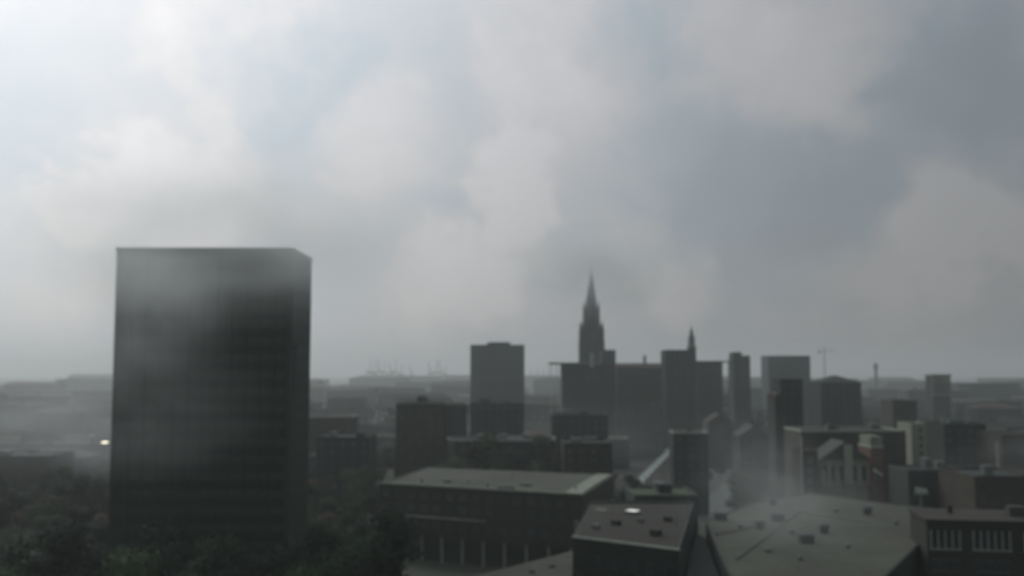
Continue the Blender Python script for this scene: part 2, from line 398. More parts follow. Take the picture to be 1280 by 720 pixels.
# --- E overhanging roof pavilion
Y = 690
t = thing('pavilion', 'wide low building with thin pale overhanging roof in front of the pointed spire', 'building', (xt(735, Y), Y+15, 0))
ox = xt(735, Y)
MB().box(xt(703, Y)-ox, xt(769, Y)-ox, -13, 13, 0, zt(455.5, Y)).build('wall', M['stone'], t)
MB().box(xt(687, Y)-ox, xt(752, Y)-ox, -17, 15, zt(455.3, Y), zt(453, Y)).build('roof', M['edge_pale'], t)
for x in (689, 696): MB().bar((xt(x, Y)-ox, -15, 0), (xt(x, Y)-ox, -15, zt(455.6, Y)), .4).build('column', M['off_white'], t)
for k in range(7): window(t, 'dull', xt(708+k*9, Y)-ox, -13.004, zt(468, Y), 3, 6)
MB().box(xt(737, Y)-ox, xt(742, Y)-ox, -17.3, -17.1, zt(459, Y), zt(441, Y)).build('pale_panel', M['off_white'], t)
occ_px(687, 770, Y, 30)
# --- F low long pinkish building
t = pxblock('long_building', 'long low reddish building stretching between pointed spire and small domed tower', 'building', 771, 832, 459, 800, 24, wall='brick', roof='roof_red', style='gable', rh=3.2, extras=0)
MB().box(xt(807, 800)-t.location.x, xt(810, 800)-t.location.x, -1, 1, zt(457, 800), zt(444, 800)).build('chimney', M['brick'], t)
window_grid(t, 'dull', xt(832, 800)-xt(771, 800), 24, 6, zt(460, 800), 'f', cap=60)
occ_px(771, 832, 800, 24)
# --- G block + H domed tower
pxblock('tall_block', 'square dark block directly left of the small domed tower', 'building', 832.5, 869, 438.5, 750, 26, wall='dark_wall', roof='roof_dark', edge='stone', win='dull', winkw=dict(cap=96))
occ_px(832, 869, 750, 26)
Y = 830; cx = xt(866, Y)
t = thing('domed_tower', 'small slim church tower with onion dome rising behind the square dark block', 'church tower', (cx, Y+4, 0))
def w2(p_): return p_*Y/F/2
MB().box(-w2(9.5), w2(9.5), -w2(9.5), w2(9.5), 0, zt(433, Y)).build('tower', M['stone'], t)
MB().box(-w2(11), w2(11), -w2(11), w2(11), zt(433, Y)+.002, zt(432, Y)).build('cornice', M['pale_stone'], t)
MB().loft([(zt(432, Y)+.002, w2(8.5)), (zt(425, Y), w2(8.2)), (zt(422.5, Y), w2(8.8)), (zt(420, Y), w2(7)), (zt(418, Y), w2(4.6)), (zt(415, Y), w2(4.2)), (zt(414, Y), w2(5.2)), (zt(412, Y), w2(3)), (zt(409.5, Y), w2(1)), (zt(404, Y), .12)], 12).build('dome', M['copper'], t)
occ_px(858, 872, Y, 12)
# --- I
t = pxblock('flat_building', 'low block with thin projecting flat roof right of the small domed tower', 'building', 871, 903, 454, 840, 22, wall='stone', roof='roof_grey', win='dull', winkw=dict(cap=50))
MB().box(xt(868, 840)-t.location.x, xt(921, 840)-t.location.x, -12.5, -2, zt(454, 840)+.72, zt(452.3, 840)+.72).build('canopy', M['stone'], t)
for x in (912, 919): MB().bar((xt(x, 840)-t.location.x, -8, 0), (xt(x, 840)-t.location.x, -8, zt(454, 840)+.7), .5).build('column', M['stone'], t)
occ_px(868, 921, 840, 22)
# --- J, K
t = pxblock('stepped_block', 'narrow stepped block with its taller half on the left side', 'building', 916.5, 937.5, 445.5, 900, 18, wall='dark_wall', roof='roof_dark', win='dull', winkw=dict(cap=60))
MB().box(xt(917, 900)-t.location.x, xt(927.5, 900)-t.location.x, -8.5, 7, zt(445.5, 900)+.13, zt(440, 900)).build('upper_storey', M['dark_wall'], t)
occ_px(916, 938, 900, 18)
pxblock('office_block', 'broad teal block on the skyline right of the stepped block', 'tower block', 960, 1012.5, 445.5, 1050, 30, wall='teal_wall', roof='roof_dark', win='dull', winkw=dict(sp=4, cap=98))
occ_px(960, 1013, 1050, 30)
# --- L crane, M mast tower
Y = 2300
t = thing('tower_crane', 'faint lone construction crane standing above the broad teal block', 'crane', (xt(1031, Y), Y, 0))
MB().bar((0, 0, 0), (0, 0, zt(435, Y)), 1.3).build('mast', M['crane'], t)
MB().bar((-14, 0, zt(438.5, Y)), (22, 0, zt(438.5, Y)), .8).bar((0, 0, zt(434, Y)), (20, 0, zt(438.3, Y)), .25).bar((0, 0, zt(434, Y)), (-13, 0, zt(438.3, Y)), .25).build('jib', M['crane'], t)
MB().box(-14, -9, -1.5, 1.5, zt(442, Y), zt(439.3, Y)).build('counterweight', M['crane'], t)
t = thing('water_tower', 'tiny dark tower poking above the right horizon', 'tower', (xt(1095, Y), Y, 0))
MB().loft([(0, 4), (zt(463, Y), 3), (zt(460, Y), 5), (zt(456, Y), 5), (zt(453, Y), .5)], 12).build('shaft', M['stone'], t)
# --- N striped
Y = 950; H = zt(469, Y); X0, X1 = xt(1165, Y), xt(1187, Y)
t = thing('striped_building', 'small yellowish building with horizontal pale stripes near the right horizon', 'building', ((X0+X1)/2, Y+8, 0))
W = X1-X0; MB().box(-W/2, W/2, -8, 8, 0, H).build('wall', M['dark_brown'], t)
for k in range(7): MB().box(-W/2-1, W/2+1, -9.5, -8.003, H-1-k*2.9, H+.4-k*2.9).build('balcony', M['render_cream'], t)
MB().box(-W/2-1, W/2+1, -9.5, 8.5, H+.402, H+.9).build('roof', M['render_cream'], t)
occ_px(1160, 1192, Y, 18)
# --- O harbour cranes
Y = 3800
def harbour_crane(px, y, lbl, flip=1, h=1.0, g='harbour cranes on the horizon'):
    t = thing('harbour_crane', lbl, 'crane', (xt(px, y), y, 0), 0, g)
    lg = MB(); H = 52*h
    for x in (-9, 9):
        for yy in (-8, 8): MB().bar((x, yy, 0), (x, yy, H), 1.2).build('leg', M['crane'], t)
    MB().box(-11, 11, -9.5, 9.5, H, H+5).build('frame', M['crane'], t)
    MB().bar((0, -4, H+3), (flip*7, -14, H+48*h), 1.2).bar((0, 4, H+3), (flip*1, 6, H+26*h), .9).bar((flip*1, 6, H+26*h), (flip*7, -14, H+48*h), .4).build('boom', M['crane'], t)
for i, (px, fl, h) in enumerate([(462, 1, 1), (467, 1, .92), (474, -1, 1.02), (480, 1, .95), (489, -1, .9), (494, 1, 1.0), (501, 1, .85), (515, -1, .75)]):
    harbour_crane(px, Y+i*23, ['leftmost', 'second from left', 'third from left', 'fourth from left', 'fifth from left', 'sixth from left', 'seventh from left', 'smallest and rightmost'][i]+' of the harbour cranes beside the huge slab tower', fl, h)
for i, (px, fl, h) in enumerate([(538, -1, .92), (545, 1, .98), (551, -1, .95), (556, 1, .8)]):
    harbour_crane(px, Y+i*23+40, ['leftmost', 'second', 'third', 'rightmost'][i]+' of the four harbour cranes nearer the teal grey square block', fl, h)
for i, px in enumerate([664, 672, 679, 686]):
    y = 3000; t = thing('ship_mast', ['leftmost', 'second', 'third', 'rightmost'][i]+' of four thin masts on the horizon left of the pavilion', 'mast', (xt(px, y), y, 0), 0, 'masts on the horizon')
    MB().bar((0, 0, 0), (0, 0, zt(462-i % 2*2, y)), .9).build('pole', M['crane'], t); MB().bar((-6, 0, zt(467, y)), (6, 0, zt(467, y)), .5).build('yard', M['crane'], t)
for i, (x0, x1, yt, y) in enumerate([(513, 552, 470, 3200), (556, 590, 469, 3300), (642, 700, 469.5, 3100)]):
    pxblock('harbour_shed', ['long pale shed under the right group of harbour cranes', 'pale shed touching the left edge of the teal grey square block', 'faint pale shed between teal grey square block and pavilion'][i], 'shed', x0, x1, yt, y, 60, wall='pale_stone', roof='white', edge='white')

# --- P dark slim tower
Y = 430; 
t = pxblock('slim_tower', 'slim near black tower with white sign on its roof, right of centre', 'tower block', 975, 1003, 476, Y, 14, wall='dark_wall', roof='roof_dark', win='dark', sides='fl', winkw=dict(sp=2.6, cap=80, w=1.2, h=1.6))
ox = t.location.x
MB().box(xt(968, Y)-ox, xt(975, Y)-ox-.01, -6.9, 6, 0, zt(493, Y)).build('lower_wing', M['dark_wall'], t)
s_ = MB().box(xt(977, Y)-ox, xt(984, Y)-ox, -6.6, -6.4, zt(478, Y), zt(475, Y)); s_.build('roof_sign', M['white'], t)
MB().box(xt(964, Y)-ox, xt(967.5, Y)-ox, -6.6, -6, zt(503, Y), zt(493, Y)).build('red_panel', M['red_brick'], t)
MB().box(xt(967.6, Y)-ox, xt(968, Y)-ox-.01, -6.7, -6, zt(503, Y), zt(490, Y)).build('white_strip', M['white'], t)
occ_px(962, 1003, Y, 15)
# --- Q big dark bulk right of the slim tower
Y = 640; X0, X1 = xt(1026, Y), xt(1076, Y)
t = block('grey_building', 'broad dark building with steep roof half lost in mist right of the slim black tower', 'building', (X0+X1)/2, Y+14, X1-X0, 28, zt(478, Y), wall='dark_wall', roof='roof_dark', style='hip', rh=4.2, win='dull', winkw=dict(cap=60))
occ(X0, X1, Y, Y+28)
# --- R brown building left centre
Y = 430
t = pxblock('brick_building', 'tall brown brick building with pale roof line left of centre', 'building', 495, 556, 505, Y, 22, wall='brown', roof='roof_brown', edge='edge_pale', win='dull', winkw=dict(cap=60), extras=2)
occ_px(495, 557, Y, 22)
t = pxblock('grey_building', 'blue grey building with white drainpipe on its right corner', 'building', 558, 583, 507, Y+3, 20, wall='render_grey', roof='roof_dark', edge='edge_pale', win='dull', winkw=dict(cap=40))
MB().bar((xt(584, Y)-t.location.x, -10, zt(546, Y)), (xt(584, Y)-t.location.x, -10, zt(518, Y)), .35).build('drainpipe', M['off_white'], t)
occ_px(557, 585, Y, 24)
Y = 520
pxblock('flat_building', 'low wide flat roofed building behind the white drainpipe', 'building', 588, 655, 505, Y, 30, wall='dark_wall', roof='roof_grey', win='dull', extras=2, winkw=dict(cap=60)); occ_px(588, 655, Y, 30)
# --- S building with curved parapet
Y = 402; zz = zt(550, Y)
pts = []
for px, d in [(556, 16), (560, 9), (568, 3.5), (580, .6), (596, 0), (660, 0), (682, 1.5), (692, 6), (696, 14)]: pts.append((xt(px, Y), Y+d))
poly = pts+[(xt(694, Y), Y+26), (xt(560, Y), Y+26)]
cx = xt(626, Y); t = thing('curved_building', 'dark building with rounded corners and thin pale roof rim behind the trees', 'building', (cx, Y+13, 0))
lp = [(a-cx, b-Y-13) for a, b in poly]
MB().prism(lp, 0, zz-.7).build('wall', M['dark_wall'], t)
MB().prism([(a*1.012, b*1.02) for a, b in lp], zz-.698, zz).build('roof_rim', M['edge_pale'], t)
MB().prism([(a*.985, b*.95) for a, b in lp], zz+.002, zz+.06).build('roof', M['roof_dark'], t)
for k in range(3):
    x = -8+k*9; MB().box(x-1.5, x+1.5, -3, 1, zz+.062, zz+1.6).build('plant_room', M['metal'], t)
for f in range(2):
    for k in range(9): window(t, 'dark', xt(586+k*9, Y)-cx, -13.004, zz-3.5-f*3.6, 1.5, 1.8)
occ(xt(556, Y), xt(696, Y), Y, Y+26)

# --- T foreground flat roofed building with arcade
z = 22.0
A, B_, C_, Dd = G(474, 603, z), G(729, 617.5, z), G(768, 592.5, z), G(532, 583, z)
cx, cy = A.x, A.y
rot = math.atan2(B_.y-A.y, B_.x-A.x); ca, sa = math.cos(-rot), math.sin(-rot)
t = thing('arcade_building', 'long dark building with pale roof edge and row of pale ground floor columns', 'building', (cx, cy, 0), rot)
def loc(v): x, y = v.x-cx, v.y-cy; return (x*ca-y*sa, x*sa+y*ca)
P = [loc(v) for v in (A, B_, C_, Dd)]; Lf = P[1][0]
MB().prism(P, 7.2, z-.6).build('upper_wall', M['dark_brown'], t)
MB().prism([(P[0][0]+2, 3.5), (P[1][0]-2, 3.5), (P[2][0]-2, P[2][1]-1), (P[3][0]+2, P[3][1]-1)], 0, 7.198).build('ground_floor', M['dark_wall'], t)
def offs(P, d):
    c = (sum(p[0] for p in P)/4, sum(p[1] for p in P)/4)
    return [(c[0]+(p[0]-c[0])*(1+d), c[1]+(p[1]-c[1])*(1+d)) for p in P]
MB().prism(P, z-.598, z-.3).build('roof', M['roof_tan'], t)
ed = MB()
def strip(mb, a, b, w, z0, z1):
    a = Vector((*a, 0)); b = Vector((*b, 0)); d = (b-a).normalized(); n_ = Vector((-d.y, d.x, 0))*w
    mb.prism([(a.x, a.y), (b.x, b.y), (b.x+n_.x, b.y+n_.y), (a.x+n_.x, a.y+n_.y)], z0, z1)
strip(ed, (P[0][0], P[0][1]-.25), (P[1][0], P[1][1]-.25), .8, z-.297, z+.1); ed.build('roof_edge', M['rim'], t)
ed = MB(); strip(ed, (P[1][0]-.9, P[1][1]+.6), (P[2][0]-.9, P[2][1]), 5, z-.296, z-.05); ed.build('roof_walkway', M['edge_pale'], t)
ed = MB(); strip(ed, (P[0][0]+.9, P[0][1]+.6), (P[3][0]+.9, P[3][1]), -.5, z-.296, z); ed.build('roof_edge', M['render_grey'], t)
MB().box(7, Lf*.55, -1.3, -.003, 12.7, 13.0).build('ledge', M['rim'], t)
for k in range(10):
    x = 1.2+k*(Lf-3)/9.3
    MB().box(x-.25, x+.25, .3, .8, 0, 7.198).build('column', M['off_white'] if k > 0 else M['render_grey'], t)
for f, zz in enumerate((19.0, 15.4, 10.5)):
    for k in range(15): window(t, 'dull', 2.5+k*(Lf-5)/14, -.004, zz, 2.4, 1.9)
rg = random.Random(5)
for k in range(9):
    x = rg.uniform(8, Lf-4); y = rg.uniform(4, 14)
    if rg.random() < .5: MB().box(x-1, x+1, y-.7, y+.7, z-.296, z+.5).build('skylight', M['metal'], t)
    else: MB().loft([(z-.296, .35), (z+.5, .3), (z+.55, .5), (z+.8, .2)], 10, x, y).build('vent', M['metal'], t)
occ(A.x, B_.x+14, min(A.y, B_.y)-2, C_.y+4)
# --- V near building with pale roof edge
z = 24.0
a, b2, c2, d2 = G(715, 670.5, z), G(849, 687, z), G(868, 628, z), G(738, 628, z)
cx, cy = a.x, a.y; rot = math.atan2(b2.y-a.y, b2.x-a.x); ca, sa = math.cos(-rot), math.sin(-rot)
t = thing('near_building', 'near dark building with brown flat roof and thin pale front edge at bottom centre', 'building', (cx, cy, 0), rot)
P = [loc(v) for v in (a, b2, c2, d2)]; Lf = P[1][0]
MB().prism(P, 0, z-.5).build('wall', M['dark_wall'], t)
MB().prism(P, z-.498, z-.2).build('roof', M['roof_umber'], t)
ed = MB(); strip(ed, (P[0][0], P[0][1]-.15), (P[1][0], P[1][1]-.15), .55, z-.197, z+.08); ed.build('roof_edge', M['off_white'], t)
ed = MB(); strip(ed, (P[1][0]-.2, P[1][1]+.3), (P[2][0]-.2, P[2][1]), .3, z-.197, z+.05); ed.build('roof_edge', M['render_grey'], t)
ed = MB(); strip(ed, P[3], P[2], -.5, z-.197, z+.4); ed.build('roof_edge', M['render_grey'], t)
for k, h in ((0.35, 3.1), (1.0, 3.0)): MB().bar((k, .6, z-.2), (k, .6, z+h), .09).build('post', M['off_white'], t)
MB().bar((8, 30, z-.2), (8, 30, z+5), .12).build('post', M['metal'], t)
vv = G(792, 641, z); q = loc(vv)
sk = MB(); sk.box(q[0]-1.4, q[0]+1.4, q[1]-1.5, q[1]+.8, z-.197, z+.5); sk.build('skylight', M['metal'], t)
sk = MB(); sk.box(q[0]-1.3, q[0]+1.3, q[1]-1.4, q[1]+.7, z+.503, z+.56); sk.build('skylight_glass', M['lit_white'], t)  # pane's brightness comes from added emission
vv = G(752, 637.5, z); q = loc(vv); MB().box(q[0]-1.4, q[0]+1.4, q[1]-.5, q[1]+.5, z-.197, z+.15).build('skylight', M['off_white'], t)
for (px, py, w_, d_, h_) in ((770, 655, 1.6, 1.4, .8), (820, 668, 1.8, 1.6, .9), (835, 650, 1.5, 1.4, .7), (800, 652, 1, 1, .8), (745, 660, 1.2, 1.2, .7)):
    q = loc(G(px, py, z)); MB().box(q[0]-w_/2, q[0]+w_/2, q[1]-d_/2, q[1]+d_/2, z-.197, z+h_).build('roof_unit', M['dark_wall'] if w_ > 1.3 else M['metal'], t)
for f in range(3):
    for k in range(6): window(t, 'dull', 2+k*(Lf-4)/5, -.004, z-4-f*3.6, 1.7, 2.0)
occ(a.x, c2.x, min(a.y, b2.y)-4, c2.y)
# --- U nearest grey roof
z = 22.6
u = [G(590, 721, z), G(716, 688.5, z), G(712, 830, z), G(470, 800, z), G(500, 744, z)]
cx, cy = u[3].x, u[3].y
t = thing('nearest_roof_building', 'nearest building showing only plain grey roof corner at the bottom edge', 'building', (cx, cy, 0))
P = [(v.x-cx, v.y-cy) for v in u]
MB().prism(P, 0, z-.3).build('wall', M['render_grey'], t); MB().prism(P, z-.298, z).build('roof', M['roof_tan'], t)
for px, py in ((690, 709), (665, 716)):
    v = G(px, py, z); MB().box(v.x-cx-.5, v.x-cx+.5, v.y-cy-.3, v.y-cy+.3, z+.002, z+.35).build('roof_hatch', M['dark_metal'], t)
v = G(664, 713, z); MB().bar((v.x-cx, v.y-cy, z), (v.x-cx, v.y-cy, z+1.2), .06).build('post', M['off_white'], t)
occ(u[3].x, u[1].x, 80, u[1].y)
# --- W tan roof
z = 20.0
wp = [G(882, 651, z), G(945, 628, z), G(1012, 617, z), G(1192, 640, z), G(1100, 728, z), G(1040, 790, z), G(935, 760, z), G(905, 705, z)]
cx = sum(v.x for v in wp)/8; cy = sum(v.y for v in wp)/8
t = thing('big_flat_roof_building', 'wide pale tan flat roof dotted with dark vents at the lower right', 'building', (cx, cy, 0))
P = [(v.x-cx, v.y-cy) for v in wp]
MB().prism(P, 0, z-.3).build('wall', M['dark_wall'], t); MB().prism(P, z-.298, z).build('roof', M['roof_tan'], t)
for i in range(len(P)):
    e_ = MB(); strip(e_, P[i], P[(i+1) % len(P)], -.45, z+.002+i*.003, z+.22+i*.003); e_.build('roof_edge', M['roof_grey'], t)
rg = random.Random(3)
for i, (px, py) in enumerate([(966, 631), (972, 651), (950, 661), (901, 650), (1030, 666), (1008, 678), (1084, 643), (990, 667), (1060, 685), (925, 660), (1120, 655), (1045, 640), (1000, 700), (960, 690)]):
    v = G(px, py, z); x, y = v.x-cx, v.y-cy; s = 1.35 if i < 7 else .6
    if i % 2: MB().box(x-s, x+s, y-s*.8, y+s*.8, z+.002, z+s*1.1).box(x-s*1.1, x+s*1.1, y-s*.9, y+s*.9, z+s*1.1+.002, z+s*1.25).build('vent_box', M['dark_metal'] if i < 7 else M['metal'], t)
    else: MB().loft([(z+.002, s*.7), (z+s*.9, s*.7), (z+s, s*1.05), (z+s*1.3, s*.9), (z+s*1.5, s*.2)], 12, x, y).build('vent', M['dark_metal'] if i < 7 else M['metal'], t)
for i in range(9):
    v = G(897+i*7, 669-i*1.5, z); x, y = v.x-cx, v.y-cy; MB().box(x-.45, x+.45, y-.25, y+.25, z+.002, z+.3).build('roof_hatch', M['dark_metal'], t)
for pts_ in ([(920, 700), (1000, 640)], [(1000, 640), (1090, 655)]):
    a_, b_2 = [G(*q, z) for q in pts_]; MB().bar((a_.x-cx, a_.y-cy, z+.2), (b_2.x-cx, b_2.y-cy, z+.2), .16, 0, 6).build('pipe', M['metal'], t)
occ(min(v.x for v in wp), max(v.x for v in wp), 120, max(v.y for v in wp))
pl = [(29.8, 185), (37.2, 187), (44.3, 243), (43.6, 250)]  # block added so the gap between the near roofs stays dark
t = thing('link_building', 'low black roofed link squeezed between near brown roof and wide tan roof', 'building', (38, 210, 0))
MB().prism([(a-38, b-210) for a, b in pl], 0, 17).build('wall', M['dark_wall'], t)
MB().prism([(38+(a-38)*.98-38, 210+(b-210)*.98-210) for a, b in pl], 17.003, 17.15).build('roof', M['roof_dark'], t)
# roof clutter on the two near roofs: aerials and rails
for nm, lb, px, py, z_, h_ in [('aerial', 'thin roof aerial at back of the brown roof left of bright skylight', 765, 640, 23.8, 3.2), ('aerial', 'thin roof aerial at right end of the brown roof', 846, 660, 23.8, 2.8),
                               ('aerial', 'tall thin aerial on far edge of the wide tan roof', 1040, 628, 20, 4.5), ('aerial', 'short thin aerial near right corner of the wide tan roof', 1150, 645, 20, 3.0),
                               ('aerial', 'thin aerial on the roof above the pale arcade columns', 640, 606, 21.7, 3.4)]:
    v = G(px, py, z_); t = thing(nm, lb, 'aerial', (v.x, v.y, z_), 0, 'roof aerials')
    MB().bar((0, 0, 0), (0, 0, h_), .07, 0, 6).build('mast', M['metal'], t)
    q = MB()
    for k in range(4): q.bar((-.6+.1*k, 0, h_-.2-k*.25), (.6-.1*k, 0, h_-.2-k*.25), .035)
    q.build('antenna', M['metal'], t)
# --- X right building with white windows
Y = 202; zt_ = zt(656, Y)
cx, cy = xt(1182, Y, 656)+14, Y+8
t = thing('white_window_building', 'brown building with two groups of white framed windows in the bottom right corner', 'building', (cx, cy, 0), R(-10))
MB().box(-15, 20, -6, 10, 0, zt_).build('wall', M['dark_brown'], t)
MB().box(-15.4, 20.4, -6.6, 10.4, zt_+.002, zt_+.5).build('roof', M['roof_brown'], t)
for x, n_ in ((-11.6, 4), (-3.1, 5), (6.2, 5), (14, 4)):
    wgt = 1.32*n_; zc = zt_-3.4
    fr = MB(); h = 1.75
    for k in range(n_+1): fr.box(x-wgt/2+k*1.32-.11, x-wgt/2+k*1.32+.11, -6.14, -6.003, zc-h, zc+h)
    fr.box(x-wgt/2-.3, x+wgt/2+.3, -6.3, -6.003, zc-h-.22, zc-h-.003)
    fo = fr.build('window_group', M['off_white'], t)
    for k in range(n_): MB().box(x-wgt/2+k*1.32+.115, x-wgt/2+(k+1)*1.32-.115, -6.06, -6.004, zc-h, zc+h).build('pane', M['glass'], fo)
    for lv in (1, 2):
        for k in range(n_): window(t, 'dark', x-wgt/2+(k+.5)*1.32, -6.004, zc-lv*5, .9, 2.4)
MB().box(2, 5, 0, 3, zt_+.502, zt_+2.4).build('plant_room', M['brown'], t); MB().box(-9, -8, 3, 4, zt_+.502, zt_+2.2).build('chimney', M['brick'], t)
occ(cx-16, cx+24, Y-4, Y+22)
# --- Y diagonal glass canopy
z = 13
a_, b_2 = G(796, 604, z), G(849, 552, z); d = (b_2-a_); ln = d.length; rot = math.atan2(d.y, d.x)
t = thing('glass_canopy', 'long narrow shiny canopy running diagonally away right of centre', 'canopy', (a_.x, a_.y, 0), rot)
rf = MB(); seg = 12
for k in range(seg):
    x0, x1 = ln*k/seg+.3, ln*(k+1)/seg-.3
    rf.face([(x0, -2.0, z), (x1, -2.0, z), (x1, 0, z+1.1), (x0, 0, z+1.1)]); rf.face([(x1, 2.0, z), (x0, 2.0, z), (x0, 0, z+1.1), (x1, 0, z+1.1)])
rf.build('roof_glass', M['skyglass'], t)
for k in range(seg+1):
    x = ln*k/seg; fr = MB()
    for s_ in (-1, 1): fr.bar((x, s_*1.8, 0), (x, s_*1.8, z-.1), .16); fr.bar((x, s_*2.1, z), (x, 0, z+1.15), .15)
    fr.build('frame', M['metal'], t)
for q in range(8): 
    v = a_+d*q/8; occ(v.x-5, v.x+5+d.x/8, v.y, v.y+d.y/8, 2)
# --- Z dark building centre right
t = pxblock('dark_building', 'near black building with bright pale roof line right of the long canopy', 'building', 842, 885, 542, 405, 11, wall='dark_wall', roof='roof_dark', edge='off_white', win='dull', sides='f', winkw=dict(cap=70), extras=1)
occ_px(842, 885, 405, 26)
Y = 330
pxblock('dark_building', 'dark flat roofed building with thin pale rim behind the bright skylight', 'building', 793, 872, 622, 262, 20, wall='dark_wall', roof='roof_green', edge='render_grey', win='dark', extras=2, winkw=dict(cap=40)); occ_px(790, 878, 262, 20)
# --- BB right mid: pale facade complex
Y = 362
t = pxblock('long_flat_building', 'long building with pale roof rim behind the pale gabled facade', 'building', 1001, 1132, 540, Y, 22, wall='brown', roof='roof_grey', edge='pale_stone', win='dull', winkw=dict(cap=70), extras=4)
occ_px(1001, 1132, Y, 22)
Y = 340
X0, X1 = xt(1024, Y), xt(1086, Y); cx = (X0+X1)/2
t = thing('gabled_hall', 'pale gabled stone hall with tall pilasters in the right middle distance', 'hall', (cx, Y+8, 0))
W = X1-X0; H = zt(575, Y)
fc = MB(); fc.box(-W/2, W/2, -7, 7, 0, H); fc.build('wall', M['hall_wall'], t)
rf = MB(); ap = zt(552, Y)
rf.face([(-W/2-.3, -7.3, H+.004), (0, -7.3, ap), (0, 7.3, ap), (-W/2-.3, 7.3, H+.004)][::-1]); rf.face([(W/2+.3, -7.3, H+.004), (0, -7.3, ap), (0, 7.3, ap), (W/2+.3, 7.3, H+.004)])
rf.face([(-W/2-.3, -7.3, H+.004), (W/2+.3, -7.3, H+.004), (0, -7.3, ap)]); rf.face([(W/2+.3, 7.3, H+.004), (-W/2-.3, 7.3, H+.004), (0, 7.3, ap)])
rf.build('roof', M['roof_grey'], t)
for px, w_, y0, y1 in ((1027, 1.3, 606, 588), (1034, .9, 606, 577), (1044, 1.1, 606, 590), (1058, 2.6, 606, 556), (1072, 1.0, 606, 580), (1083, 1.2, 606, 578)):
    x = xt(px, Y)-cx; MB().box(x-w_/2, x+w_/2, -7.9, -7.305, zt(y0, Y), zt(y1, Y)).build('pilaster', M['pale_stone'], t)
MB().box(xt(1026, Y)-cx, xt(1046, Y)-cx, -8, -7.91, zt(607, Y), zt(605, Y)).build('sill', M['pale_stone'], t)
for px in (1030.5, 1039, 1050, 1066, 1078): window(t, 'dark', xt(px, Y)-cx, -7.004, zt(592, Y), 1.4, 5)
occ_px(1024, 1086, Y, 16)
pxblock('red_house', 'narrow red brick house with pale upper floor right of the pale gabled hall', 'house', 1088.5, 1104, 560, 338, 12, wall='red_brick', roof='roof_brown', style='flat', edge='pale_stone', win='white', winkw=dict(cap=12, sp=2))
t2 = THINGS[-1]; Wq = xt(1104, 338)-xt(1088.5, 338)
MB().box(-Wq/2+.1, Wq/2-.1, -5.6, 5, zt(560, 338)+.71, zt(545.5, 338)).build('upper_floor', M['hall_wall'], t2)
occ_px(1088, 1104, 338, 12)
pxblock('brown_house', 'narrow dark brown house with pale corner strip just left of the pale gabled hall', 'house', 1003, 1022, 566, 335, 12, wall='dark_brown', roof='roof_brown', win='white', winkw=dict(cap=14, sp=2.4))
t2 = THINGS[-1]; MB().box(-2.9, -2.5, -6.3, -6.003, 8, zt(545, 335)).build('corner_strip', M['off_white'], t2); occ_px(1003, 1022, 335, 12)
# tilted pale bar
t = thing('awning', 'small bright white awning tilted down in front of the red brick house', 'awning', (xt(1094, 318), 318, zt(594, 318)-1))
MB().bar((-1.2, 0, 2.6), (1.3, 0, 1.0), .35).build('cover', M['white'], t); MB().bar((-1.0, .2, -zt(594, 318)+1), (-1.0, .2, 2.3), .1).build('post', M['metal'], t)
t = thing('sculpture', 'small white arched metal sculpture beyond the tan roof at right', 'sculpture', (xt(1147, 300), 300, 0))
hh = zt(618, 300)
MB().bar((0, 0, 0), (0, 0, hh), .5).build('plinth', M['render_grey'], t)
for k in range(4):
    x = -1.3+k*.85; MB().bar((x-.5, 0, hh), (x, 0, zt(608.5+k*.7, 300)), .16).bar((x, 0, zt(608.5+k*.7, 300)), (x+.6, 0, hh), .16).build('arch', M['white'], t)
t = thing('chimney_pipe', 'tall thin white pipe rising beside the reddish building at right edge', 'pipe', (xt(1243, 330), 330, 0))
MB().bar((0, 0, 0), (0, 0, zt(553, 330)), .32, 0, 10).build('pipe', M['off_white'], t); MB().loft([(zt(553, 330)+.002, .5), (zt(552, 330), .45), (zt(551, 330), .1)], 10).build('cap', M['metal'], t)
